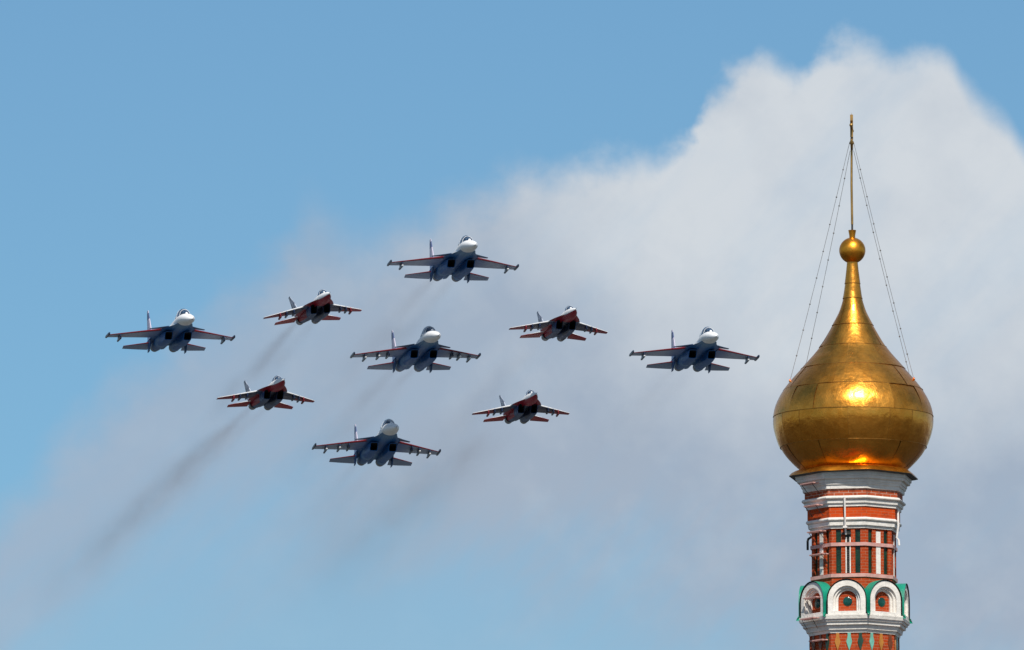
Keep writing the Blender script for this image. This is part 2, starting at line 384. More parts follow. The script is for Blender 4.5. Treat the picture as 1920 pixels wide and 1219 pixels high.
# onion dome: half widths measured in the photograph (px in a 3.208 times enlargement) against rows
DP = [(-150, 33), (-110, 36), (-60, 41), (0, 48), (55, 55), (100, 65), (150, 82), (215, 115), (280, 150), (340, 186), (400, 231), (460, 284), (520, 338), (575, 385), (640, 433),
      (700, 464), (740, 477), (780, 484), (815, 485), (850, 481), (910, 465), (965, 443), (1010, 414), (1050, 378), (1090, 336), (1118, 300), (1140, 276)]
dz_ = [(zh(540 + y / 3.208), h / 3.208 * 0.01545) for y, h in DP]
def drad(z):                                            # Catmull-Rom through the measured profile
    P_ = dz_
    for i in range(len(P_) - 1):
        if P_[i][0] >= z >= P_[i + 1][0] or i == len(P_) - 2:
            z0, ra = P_[i]; z1, rb = P_[i + 1]; t_ = (z - z0) / (z1 - z0)
            pm = P_[max(i - 1, 0)]; pn = P_[min(i + 2, len(P_) - 1)]
            m0 = (rb - pm[1]) / (z1 - pm[0]) * (z1 - z0); m1 = (pn[1] - ra) / (pn[0] - z0) * (z1 - z0)
            return (2 * t_**3 - 3 * t_**2 + 1) * ra + (t_**3 - 2 * t_**2 + t_) * m0 + (-2 * t_**3 + 3 * t_**2) * rb + (t_**3 - t_**2) * m1
seams = [(-150, 1, 0), (-20, 3, 10), (69, 3, 60), (232, 6, 22), (364, 8, 6), (495, 8, 31), (624, 10, 13), (782, 12, 4), (966, 12, 19), (1140, 0, 0)]
mb = MB(); tones = []
rnd = random.Random(4)
for i in range(len(seams) - 1):
    za, zb = zh(540 + seams[i][0] / 3.208), zh(540 + seams[i + 1][0] / 3.208)
    npan = seams[i + 1][1] if seams[i + 1][1] else 10
    npan = max(npan, 3); off = seams[i + 1][2]
    cuts = [off + 360.0 * k / npan + rnd.uniform(-7, 7) for k in range(npan)]; cuts.append(cuts[0] + 360)
    nr = max(4, int((za - zb) / 0.10)); 
    for k in range(npan):
        a0, a1 = R(cuts[k]), R(cuts[k + 1]); ns = max(4, int((a1 - a0) / R(5)))
        tilt = [rnd.uniform(-0.015, 0.015) for _ in range(4)]; bulge = rnd.uniform(-0.006, 0.014)
        rows = []
        for r_ in range(nr + 1):
            f = r_ / nr; z = za + (zb - za) * f; row = []
            for s_ in range(ns + 1):
                g = s_ / ns; a = a0 + (a1 - a0) * g
                dd = tilt[0] * (1 - f) * (1 - g) + tilt[1] * (1 - f) * g + tilt[2] * f * (1 - g) + tilt[3] * f * g + bulge * 4 * f * (1 - f) * 4 * g * (1 - g) * 0.5
                rr = drad(z); rr += dd * min(1, rr / 1.2) + 0.010 * f
                row.append((rr * math.sin(a), -rr * math.cos(a), z))
            rows.append(row)
        before = len(mb.f)
        mb.loft([r_[::-1] for r_ in rows], closed=False, cap0=False, cap1=False)
        tones += [rnd.random()] * (len(mb.f) - before)
        if seams[i + 1][0] > 69:                        # upright joint between two sheets
            L_, R_2 = [], []
            for r_ in range(nr + 1):
                z = za + (zb - za) * r_ / nr; rr = drad(z) + 0.012; da = 0.0055 / rr
                L_.append((rr * math.sin(a0 - da), -rr * math.cos(a0 - da), z)); R_2.append((rr * math.sin(a0 + da), -rr * math.cos(a0 + da), z))
            before = len(mb.f); mb.loft([L_, R_2], 1, closed=False, cap0=False, cap1=False); tones += [0.5] * (len(mb.f) - before)
    if i < len(seams) - 2:                              # lap at the foot of the course
        rr = drad(zb)
        before = len(mb.f)
        mb.loft([circ(rr + 0.004, zb + 0.012, 96), circ(rr + 0.016, zb + 0.006, 96), circ(rr + 0.016, zb - 0.007, 96), circ(rr + 0.002, zb - 0.010, 96)], 1, cap0=False, cap1=False); tones += [0.5] * (len(mb.f) - before)
dome = mb.build('onion_dome', [M_gold, M_gseam], tower, 60, fix=False)
at = dome.data.attributes.new('sheet_tone', 'FLOAT', 'FACE'); at.data.foreach_set('value', tones)

# ball, collar, mast and cross
zb_c = zh(180 + 935 / 3.208); rb_ = 80 / 3.208 * 0.01545
mb = MB(); nn = 40
mb.loft([circ(rb_ * math.sin(math.pi * i / 24), zb_c + rb_ * math.cos(math.pi * i / 24), nn) for i in range(1, 24)])
ballo = mb.build('finial_ball', M_goldp, tower)
mb = MB(); mb.loft([circ(0.086, zb_c + rb_ * 0.94, 20), circ(0.088, zb_c + rb_ + 0.06, 20), circ(0.115, zh(433.5), 20), circ(0.07, zh(433), 20)]); mb.build('collar', M_goldp, ballo)
z_m0, z_m1 = zh(434), zh(262)
mb = MB(); mb.tube([(0, 0, z_m0 - 0.05), (0, 0, z_m0 + 0.18)], 0.030, 10, 1); mb.tube([(0, 0, z_m0 + 0.18), (-0.012, 0, (z_m0 + z_m1) / 2), (0, 0, z_m1)], [0.036, 0.036, 0.032], 10, 0)
mast = mb.build('cross_mast', [M_mast, M_iron], tower)
# cross seen almost edge on
ca = R(87.0); cu = Vector((math.cos(ca), math.sin(ca), 0)); cn = Vector((-math.sin(ca), math.cos(ca), 0))
zc = zh(243); mb = MB()
def bar(c, du, dz, hw_, th=0.022):                      # bar lying in the plane of the cross
    ax = (cu * du + UP * dz); pr = ax.normalized().cross(cn).normalized()
    mb.box(Vector((0, 0, zc)) + c, ax, pr * hw_, cn * th * 1.6)
bar(UP * 0.08, 0, 0.33, 0.055, 0.026)                       # upright
bar(UP * 0.02, 0.55, 0, 0.05); bar(UP * 0.24, 0.27, 0, 0.04); bar(UP * -0.33, 0.33, 0.12, 0.04)
mb.tube([Vector((0, 0, zc)) + cu * (0.42 * math.sin(a)) + UP * (-0.42 - 0.2 * math.cos(a)) for a in [R(-100 + 20 * i) for i in range(11)]], 0.035, 6)
mb.ball(Vector((0, 0, zc)) + UP * -0.42, 0.07)
for e_ in (-0.55, 0.55): mb.ball(Vector((0, 0, zc)) + cu * e_ + UP * 0.02, 0.055)
mb.tube([(0, 0, zc + 0.40), (0, 0, zh(213))], [0.008, 0.002], 5)
mb.build('cross', M_mast, tower)

# guy chains from the mast to the shoulders of the dome
for azd, zt_, rt_ in ((-80, zh(719), None), (-128, zh(721), None), (69, zh(719), None), (112, zh(721), None)):
    a = R(azd); r0_ = drad(zt_) + 0.03
    p1 = Vector((r0_ * math.sin(a), -r0_ * math.cos(a), zt_)); p0 = Vector((0.06 * math.sin(a), -0.06 * math.cos(a), zh(268) - (0.25 if abs(azd) > 90 else 0.0)))
    N_ = 9; pts = []
    for i in range(N_ + 1):
        f = i / N_; p = p0.lerp(p1, f); p.z -= 0.10 * math.sin(math.pi * f); pts.append(p)
    mb = MB()
    for i in range(N_):
        mb.tube([pts[i], pts[i + 1]], 0.0065, 5)
    for p in pts[1:-1]: mb.ball(p, 0.024, 0, 8, 5)
    ch = mb.build('guy_chain', M_zinc, tower)
    mb = MB(); out = Vector((math.sin(a), -math.cos(a), 0.4)).normalized()
    mb.tube([p1 - out * 0.06, p1 + out * 0.03], 0.026, 6); mb.tube([p1 + UP * 0.06, p1 - UP * 0.06], 0.014, 5); mb.tube([p1 + out.cross(UP) * 0.07, p1 - out.cross(UP) * 0.07], 0.014, 5)
    mb.build('anchor_cleat', M_goldp, ch)

# iron straps round the shaft
for va, vb in ((537, 559), (735, 757)):
    mb = MB(); ra = Rs + 0.012; rbb = Rs + 0.04
    za, zb = zf(vb, Rs), zf(va, Rs)
    mb.loft([octo(ra, za), octo(rbb, za), octo(rbb, zb), octo(ra, zb), octo(ra, za)], smooth=False, cap0=False, cap1=False); mb.build('iron_strap', M_pink, tower)
# rain pipes
for k, uo, va, vb, hook in ((0, -0.05, 245, 488, False), (2, -0.30, 300, 520, True), (-2, 0.28, 455, 545, True), (4, 0.0, 245, 488, False)):
    u, n_ = face(k); mb = MB()
    P_ = lambda ww, v, rr: u * uo + n_ * (rr * AP + ww) + UP * zf(v, rr)
    if k == -2:
        mb.tube([P_(-0.05, 470, 1.27), P_(0.06, 476, 1.27), P_(0.13, 486, 1.27), P_(0.15, 500, 1.27), P_(0.15, 556, 1.27)], 0.036, 8, 0)
    elif not hook:
        mb.tube([P_(0.04, va, 1.57), P_(0.05, va + 60, 1.52), P_(0.10, (va + vb) / 2, 1.44), P_(0.07, 440, 1.42), P_(0.10, vb, 1.27)], 0.027, 8, 0)
        mb.box(P_(0.08, 440, 1.42), u * 0.06, n_ * 0.05, UP * 0.03, 0)
        mb.box(P_(0.02, 480, 1.27), u * 0.14, n_ * 0.03, UP * 0.03, 1)
    else:
        mb.tube([P_(0.03, va, 1.42), P_(0.06, (va + vb) / 2, 1.40), P_(0.10, vb - 30, 1.30), P_(0.16, vb - 14, 1.30), P_(0.17, vb + 20, 1.30)], 0.034, 8, 0)
    mb.build('rain_pipe', [(M_pipe if not hook else M_black if k < 0 else M_pipe), M_iron], tower)
# pink climbing steps bolted to the left face, on slanting struts
for v, rr, ww in ((158, 1.60, 0.10), (300, 1.46, 0.10), (466, 1.34, 0.10), (612, 1.273, 0.08), (885, 1.56, 0.04), (1016, 1.70, 0.03), (1158, 1.34, 0.05)):
    u, n_ = face(-1); mb = MB(); zz = zf(v, rr * 0.8)
    for q in (0, 1): mb.box(u * (0.05 + 0.03 * q) + n_ * (rr * AP + ww + 0.02 + 0.13 * q) + UP * (zz - 0.0 * q), u * (0.36 - 0.04 * q), n_ * 0.045, UP * 0.016)
    for s_ in (-0.2, 0.3): mb.tube([u * s_ + n_ * (rr * AP - 0.02) + UP * (zz - 0.30), u * s_ + n_ * (rr * AP + ww + 0.15) + UP * (zz - 0.025)], 0.009, 5, 1)
    mb.build('climbing_step', [M_pink, M_iron], tower)

# ring of arched gables with teal vault roofs
Rb = 353 * HW; apb = Rb * AP; z_b = zf(1000, Rb); z_a = zf(770, Rb)
HH = z_a - z_b                                           # height of an arch
def arch(hw_, h, v0=0.0, n=14):                          # outline, bottom left over the top to bottom right
    sp = h - hw_
    return [(-hw_, v0)] + [(-hw_, v0 + (sp - v0) * 0.5)] + [(hw_ * -math.cos(math.pi * i / n), sp + hw_ * math.sin(math.pi * i / n)) for i in range(n + 1)] + [(hw_, v0 + (sp - v0) * 0.5), (hw_, v0)]
for k in range(8):
    u, n_ = face(k)
    P_ = lambda uu, vv, ww: u * uu + n_ * (apb + ww) + UP * (z_b + vv)
    mb = MB()
    H0 = HH - 0.02
    outl = [(0.553, H0, 0.40, H0 - 0.165, 0.0), (0.43, H0 - 0.15, 0.335, H0 - 0.23, -0.07), (0.36, H0 - 0.215, 0.27, H0 - 0.295, -0.14)]
    for ho, hh, hi, ih, w1 in outl:
        A = arch(ho, hh, 0.0); B = arch(hi, ih, 0.13)
        A[0] = (-ho, 0.0); 
        for w_ in (w1,):
            fr_o = [P_(a, b_, w_) for a, b_ in A]; fr_i = [P_(a, b_, w_) for a, b_ in B]
            bk_o = [P_(a, b_, w_ - 0.12) for a, b_ in A]; bk_i = [P_(a, b_, w_ - 0.12) for a, b_ in B]
            mb.loft([bk_o, fr_o, fr_i, bk_i], closed=False, cap0=False, cap1=False, smooth=False)
        mb.raw([P_(-ho, 0, w1), P_(ho, 0, w1), P_(hi, 0.13, w1), P_(-hi, 0.13, w1), P_(-hi, 0.13, w1 - 0.12), P_(hi, 0.13, w1 - 0.12)], [(0, 1, 2, 3), (3, 2, 5, 4)])
    # block under the arch so the ring of gables closes at the corners
    slab(mb, k, -Rb * math.sin(R(22.5)), Rb * math.sin(R(22.5)), z_b, z_b + 0.045, -0.3, 0.012, 0, apb, mit=Rb * math.sin(R(22.5)))
    slab(mb, k, -Rb * math.sin(R(22.5)) + .012, Rb * math.sin(R(22.5)) - .012, z_b + 0.045, z_b + HH * 0.42, -0.36, -0.215, 0, apb)
    gable = mb.build('arched_gable', M_white, tower, 25)
    mb = MB(); B = arch(0.30, H0 - 0.27, 0.10)
    mb.raw([P_(a, b_, -0.20) for a, b_ in B], [tuple(range(len(B)))])
    mb.build('niche_panel', M_worn, gable)
    mb = MB(); cz = 0.43
    for ra, wa in ((0.135, -0.185),):
        rr_ = [[P_(r_ * math.cos(2 * math.pi * q / 28), cz + r_ * math.sin(2 * math.pi * q / 28), w_) for q in range(28)] for r_, w_ in ((ra, -0.199), (ra, wa), (ra * 0.92, wa + 0.008), (ra * 0.55, wa + 0.020), (ra * 0.1, wa + 0.024))]
        mb.loft(rr_, smooth=True)
    mb.build('glazed_disc', M_medal, gable, 50)
    mb = MB()                                            # vault roof: shell running back to the shaft
    ho = 0.575; T = 0.010
    A = arch(ho, HH + 0.005, 0.10, 18); A2 = arch(ho + T, HH + T + 0.005, 0.10, 18)
    back = -(apb - ap) - 0.02
    mb.loft([[P_(a, b_, back) for a, b_ in A], [P_(a, b_, 0.035) for a, b_ in A]], closed=False, cap0=False, cap1=False, smooth=True, mi=1)
    mb.loft([[P_(a, b_, 0.035) for a, b_ in A], [P_(a, b_, 0.035) for a, b_ in A2]], closed=False, cap0=False, cap1=False, smooth=False, mi=1)  # black rim paints in the shadow line over the arch
    mb.loft([[P_(a, b_, 0.035) for a, b_ in A2], [P_(a, b_, back) for a, b_ in A2]], closed=False, cap0=False, cap1=False, smooth=True, mi=0)
    for s_ in (-1, 1):                                   # flashing that kicks out at the foot of the vault
        q = [P_(s_ * (ho + 0.01), 0.10, 0.055), P_(s_ * (ho + 0.01), 0.10, -0.22), P_(s_ * (ho + 0.10), -0.03, 0.02), P_(s_ * (ho + 0.10), -0.03, 0.10)]
        mb.raw(q, [(0, 1, 2, 3)], 0)
    mb.build('vault_roof', [M_teal, M_black], gable, 35, fix=False)

# cornice under the gables and the lower shaft with hanging tiles
prof = [(1.20, zf(1112, 1.36))]
for va, vb, ra, rb2 in ((1111, 1092, 1.37, 1.39), (1090, 1060, 1.44, 1.47), (1058, 1038, 1.545, 1.555), (1036, 1022, 1.60, 1.62), (1020, 1001, 1.655, 1.675)):
    prof += [(ra, zf(va, ra)), (rb2, zf(vb, rb2))]
prof += [(1.3, prof[-1][1] - 0.001)]
ring_part('cornice', prof, M_white)
Rl = 1.339; z_l1 = zf(1112, Rl); z_l0 = z_l1 - 4.6
mb = MB(); mb.loft([octo(Rl, z_l0), octo(Rl, z_l1 + 0.12)], smooth=False); mb.build('brick_shaft', M_worn, tower)
tiles = {0: (M_ochre, M_mint, M_dkgreen), 1: (M_mint, M_ochre, M_brown), -1: (M_brown, M_brown, M_dkgreen)}
for k in range(-2, 6):
    u, n_ = face(k)
    for i, uo in enumerate((-0.31, 0.03, 0.36)):
        mm = tiles.get(k, (M_ochre, M_mint, M_brown))[i]
        ol = [(-0.045, 0), (0.045, 0), (0.045, -0.10), (0.085, -0.25), (0.06, -0.34), (0, -0.52), (-0.06, -0.34), (-0.085, -0.25), (-0.045, -0.10)]
        mb = MB(); P_ = lambda a, b_, ww: u * (uo + a) + n_ * (Rl * AP + ww) + UP * (z_l1 + b_)
        mb.loft([[P_(a, b_, -0.01) for a, b_ in ol], [P_(a, b_, 0.030) for a, b_ in ol]], smooth=False); mb.build('hanging_tile', mm, tower)
ring_part('moulding', [(1.3, z_l1 - 0.95), (1.40, z_l1 - 0.95), (1.43, z_l1 - 0.80), (1.3, z_l1 - 0.78)], M_white)
mb = MB(); mb.loft([octo(6.6, 0), octo(6.6, 17), octo(7.0, 17.2), octo(7.0, 18.0), octo(1.6, z_l0 + 0.3), octo(1.45, z_l0 + 0.6), octo(1.3, z_l0 + 0.6)], smooth=False); mb.build('tent_roof', M_brick, tower)

# ------------------------------------------------------------------ fighter jets
def ring(y, hw_, zt_, zb_, zm, n_=2.0, cx=0.0, N=24):
    out = []
    for k in range(N):
        a = 2 * math.pi * k / N; c, s_ = math.cos(a), math.sin(a)
        x = hw_ * math.copysign(abs(c) ** (2 / n_), c); h = (zt_ - zm) if s_ >= 0 else (zm - zb_)
        out.append((cx + x, y, zm + h * math.copysign(abs(s_) ** (2 / n_), s_)))
    return out
CH = [(0, 0.22), (0.008, 0.55), (0.04, 0.82), (0.38, 1.0), (0.72, 0.55), (1.0, 0.03)]
def surface(mb, secs, vertical=False, le_mi=None, mi=0, le_n=2, twist=0.0):
    """lifting surface: secs = (span position, y of leading edge, y of trailing edge, offset, half thickness)"""
    rings = []
    for x, yl, yt, z, th in secs:
        up = [(yl + (yt - yl) * c, th * t_) for c, t_ in CH]; dn = [(y, -t_) for y, t_ in up[:-1]][::-1]
        rings.append([((z + t_, y, x) if vertical else (x, y, z + t_ - twist * (yl - y))) for y, t_ in up + [(up[-1][0], -up[-1][1])] + dn])
    n = len(rings[0])
    lead = set(list(range(0, le_n)) + list(range(n - le_n - 1, n)))
    mb.loft(rings, smooth=True, mif=(lambda i, j: le_mi if (le_mi is not None and j in lead) else mi))

def paint(name, fn, rough=0.35):
    m_, t, b = mat(name); co = t.node('ShaderNodeTexCoord').outputs['Object']; x, y, z = t.sep(co)
    c = fn(t, co, x, y, z)
    c = t.mix(t.step(t.noise(co, 1.6, 5.0, 0.65), 0.45, 0.75, 0.0, 0.22), c, rgb(0.05, 0.055, 0.06))       # oil and exhaust grime
    t.put(b.inputs['Base Color'], c); b.inputs['Roughness'].default_value = 0.45; b.inputs['Specular IOR Level'].default_value = 0.15
    return m_
WHITE = rgb(0.80, 0.80, 0.80); BLUE = rgb(0.010, 0.092, 0.30); LBLUE = rgb(0.08, 0.20, 0.38); GREY = rgb(0.36, 0.43, 0.58); RED = rgb(0.27, 0.010, 0.028)  # BLUE, LBLUE and GREY lifted to stand in for distance haze
def su_body(t, co, x, y, z):
    up = t.gt(z, t.step(y, 1.0, 6.0, 0.06, -0.08))                    # white above, blue below
    nose = t.gt(t.add(y, t.mul(z, -0.9)), 6.6)                         # whole nose white
    c = t.mix(t.step(y, 2.0, 5.5), BLUE, LBLUE)
    c = t.mix(t.mul(t.step(t.noise(co, 0.9, 3.0), 0.47, 0.60), t.lt(y, -2.5)), c, LBLUE)
    return t.mix(t.mx(up, nose), c, WHITE)
M_su = paint('white_and_blue_paint', su_body)
M_suw = paint('grey_wing_paint', lambda t, co, x, y, z: t.mix(t.gt(z, 0.07), t.mix(t.step(t.m('ABSOLUTE', x), 2.2, 4.4), rgb(0.12, 0.20, 0.42), GREY), WHITE))
M_suc = paint('canard_paint', lambda t, co, x, y, z: t.mix(t.gt(z, 0.14), rgb(0.07, 0.11, 0.20), WHITE))
M_sus = paint('tailplane_paint', lambda t, co, x, y, z: t.mix(t.gt(z, -0.27), rgb(0.22, 0.29, 0.43), WHITE))
M_suf = paint('fin_paint', lambda t, co, x, y, z: t.mix(t.mul(t.gt(z, 2.5), t.lt(z, 3.3)), t.mix(t.lt(z, 1.2), rgb(0.52, 0.48, 0.58), rgb(0.26, 0.34, 0.54)), rgb(0.10, 0.13, 0.26)))
M_suv = paint('ventral_fin_paint', lambda t, co, x, y, z: t.mix(0.0, rgb(0.02, 0.07, 0.20), BLUE))
M_red = plain('red_edge_paint', (0.17, 0.005, 0.014), 0.6, 0.0, 0.1, 2.0)
M_wle = plain('white_edge_paint', (0.80, 0.80, 0.80), 0.35, 0.0, 0.05, 2.0)
M_navy = plain('navy_paint', (0.007, 0.018, 0.055), 0.4, 0.0, 0.25, 2.0)
M_duct = plain('intake_darkness', (0.004, 0.005, 0.012), 0.7, 0.0, 0.2, 2.0)
M_noz = plain('burnt_nozzle_metal', (0.14, 0.15, 0.17), 0.45, 0.6, 0.35, 2.5)
M_glass, t, b = mat('canopy_glass')
b.inputs['Base Color'].default_value = rgb(0.03, 0.06, 0.12); b.inputs['Roughness'].default_value = 0.04; b.inputs['IOR'].default_value = 1.5
tr = t.node('ShaderNodeBsdfTransparent'); tr.inputs[0].default_value = rgb(0.45, 0.58, 0.72); mxs = t.node('ShaderNodeMixShader'); mxs.inputs[0].default_value = 0.55
t.l.new(tr.outputs[0], mxs.inputs[1]); t.l.new(b.outputs[0], mxs.inputs[2]); t.l.new(mxs.outputs[0], t.n['Material Output'].inputs[0])
M_seat = plain('cockpit_black', (0.02, 0.02, 0.022), 0.7); M_helm = plain('white_helmet', (0.7, 0.72, 0.7), 0.4)

def mig_body(t, co, x, y, z):
    ax = t.m('ABSOLUTE', x)
    up = t.gt(z, t.step(y, 2.2, 7.2, 0.045, -0.36))
    red = t.mx(t.mx(t.gt(y, 2.2), t.mul(t.gt(y, 0.9), t.gt(z, -0.3))), t.mul(t.gt(ax, 1.18), t.mul(t.lt(y, -0.8), t.gt(y, -6.2))))
    c = t.mix(t.step(t.noise(co, 0.8, 3.0), 0.42, 0.6), rgb(0.014, 0.042, 0.13), rgb(0.055, 0.10, 0.20))
    c = t.mix(t.mul(t.lt(ax, 0.5), t.gt(y, -2.5)), c, rgb(0.012, 0.022, 0.06))  # shade in the tunnel between the nacelles, painted navy
    return t.mix(up, t.mix(red, c, RED), WHITE)
M_mig = paint('white_and_red_paint', mig_body)
def mig_wing(t, co, x, y, z):
    ax = t.m('ABSOLUTE', x)
    under = t.mix(t.gt(t.add(ax, t.mul(y, -0.12)), 3.75), t.mix(t.step(t.noise(co, 1.3, 2.0), 0.42, 0.58), rgb(0.03, 0.045, 0.10), rgb(0.11, 0.10, 0.15)), RED)
    return t.mix(t.gt(z, -0.0), under, WHITE)
M_migw = paint('red_and_grey_wing_paint', mig_wing)
M_migs = paint('red_tailplane_paint', lambda t, co, x, y, z: t.mix(t.gt(z, -0.12), t.mix(t.step(t.noise(co, 1.1, 3.0), 0.4, 0.65), RED, rgb(0.40, 0.06, 0.05)), WHITE))
M_migf = paint('fin_camouflage', lambda t, co, x, y, z: t.mix(t.step(t.noise(co, 1.5, 3.0), 0.45, 0.55), rgb(0.42, 0.46, 0.54), rgb(0.12, 0.14, 0.20)))

def nacelle(mb, cx, secs, lip, mi=0, duct=1):
    """secs = (y, half width, top, bottom, exponent); lip = rake: how far the lower lip sits behind the upper one"""
    def rk(r_, y0, zt_, zb_):
        return [(x, y - lip * (zt_ - z) / max(zt_ - zb_, 1e-6), z) for x, y, z in r_]
    rings = []
    for i, (y, hw_, zt_, zb_, e_) in enumerate(secs):
        r_ = ring(y, hw_, zt_, zb_, (zt_ + zb_) / 2, e_, cx)
        rings.append(rk(r_, y, zt_, zb_) if i < 2 else r_)
    y, hw_, zt_, zb_, e_ = secs[0]
    inner = [rk(ring(y - 0.01, hw_ - 0.05, zt_ - 0.05, zb_ + 0.05, (zt_ + zb_) / 2, e_, cx), y, zt_, zb_), ring(y - 3.2, hw_ * 0.7, zt_ - 0.2, zb_ + 0.25, (zt_ + zb_) / 2, 3, cx)]
    mb.loft(rings, mi, cap0=False, cap1=True)
    mb.loft([rings[0], inner[0]], mi, cap0=False, cap1=False)
    mb.loft(inner, duct, cap0=False, cap1=True)

def nozzle(cx, cz, y0, y1, r0, r1, parent):
    mb = MB(); N = 28
    cc = lambda y, r_: [(cx + r_ * math.cos(2 * math.pi * k / N), y, cz + r_ * math.sin(2 * math.pi * k / N)) for k in range(N)]
    mb.loft([cc(y0, r0 * 1.02), cc(y0 - 0.08, r0 * 1.04), cc(y0 - 0.1, r0 * 0.97), cc((y0 + y1) / 2, (r0 + r1) / 2 * 1.02), cc(y1, r1), cc(y1 + 0.05, r1 - 0.06), cc(y0 - 0.3, r0 * 0.75)], 0, cap0=False, cap1=True)
    return mb.build('engine_nozzle', M_noz, parent, 35)

def pylon(x, yl, z, white, wing_, red=False, ln=2.6):
    mb = MB(); ys = yl + 0.25
    prof = [(ys - 0.25, z - 0.02), (ys, z - 0.30), (ys - 0.15, z - 0.46), (ys - ln, z - 0.46), (ys - ln + 0.3, z - 0.02)]
    mb.loft([[(x + s_ * 0.055, y, zz) for y, zz in prof] for s_ in (-1, 1)], 0, smooth=False)
    mb.loft([ring(y, r_, z - 0.50 + r_, z - 0.50 - r_, z - 0.50, 2, x, 10) for y, r_ in ((ys + 0.12, 0.03), (ys + 0.02, 0.10), (ys - 0.2, 0.115))], 1 if white else 0)
    mb.loft([ring(y, r_, z - 0.50 + r_, z - 0.50 - r_, z - 0.50, 3, x, 10) for y, r_ in ((ys - 0.2, 0.112), (ys - ln - 0.1, 0.11), (ys - ln - 0.35, 0.06))], 0)
    return mb.build('pylon', [M_red if red else M_navy, M_wle], wing_, 35)

def cockpit(root, secs, bows, seats):
    mb = MB(); mb.loft([ring(y, hw_, zt_, zb_, zm, 2.0, 0, 24) for y, hw_, zt_, zb_, zm in secs]); can = mb.build('canopy', M_glass, root, 60)
    for yb, hw_, zt_, zm, wd in bows:                     # windscreen bow and canopy arch
        mb = MB()
        A = [(hw_ * 1.02 * math.cos(a), zm + (zt_ - zm) * 1.02 * math.sin(a)) for a in [math.pi * i / 16 for i in range(17)]]
        B = [(p * 0.93, zm + (q - zm) * 0.93) for p, q in A]
        mb.loft([[(p, yb + wd, q) for p, q in A], [(p, yb - wd, q) for p, q in A], [(p, yb - wd, q) for p, q in B], [(p, yb + wd, q) for p, q in B], [(p, yb + wd, q) for p, q in A]], closed=False, cap0=False, cap1=False)
        mb.build('canopy_frame', M_wle, can, 40)
    for ys, zs in seats:
        mb = MB(); mb.box((0, ys - 0.25, zs), (0.20, 0, 0), (0, 0.09, 0.0), (0, -0.05, 0.42)); mb.box((0, ys - 0.32, zs + 0.45), (0.16, 0, 0), (0, 0.08, 0), (0, 0, 0.12))
        st = mb.build('ejection_seat', M_seat, can)
        mb = MB(); mb.ball((0, ys, zs + 0.30), 0.15); mb.build('flight_helmet', M_helm, st)

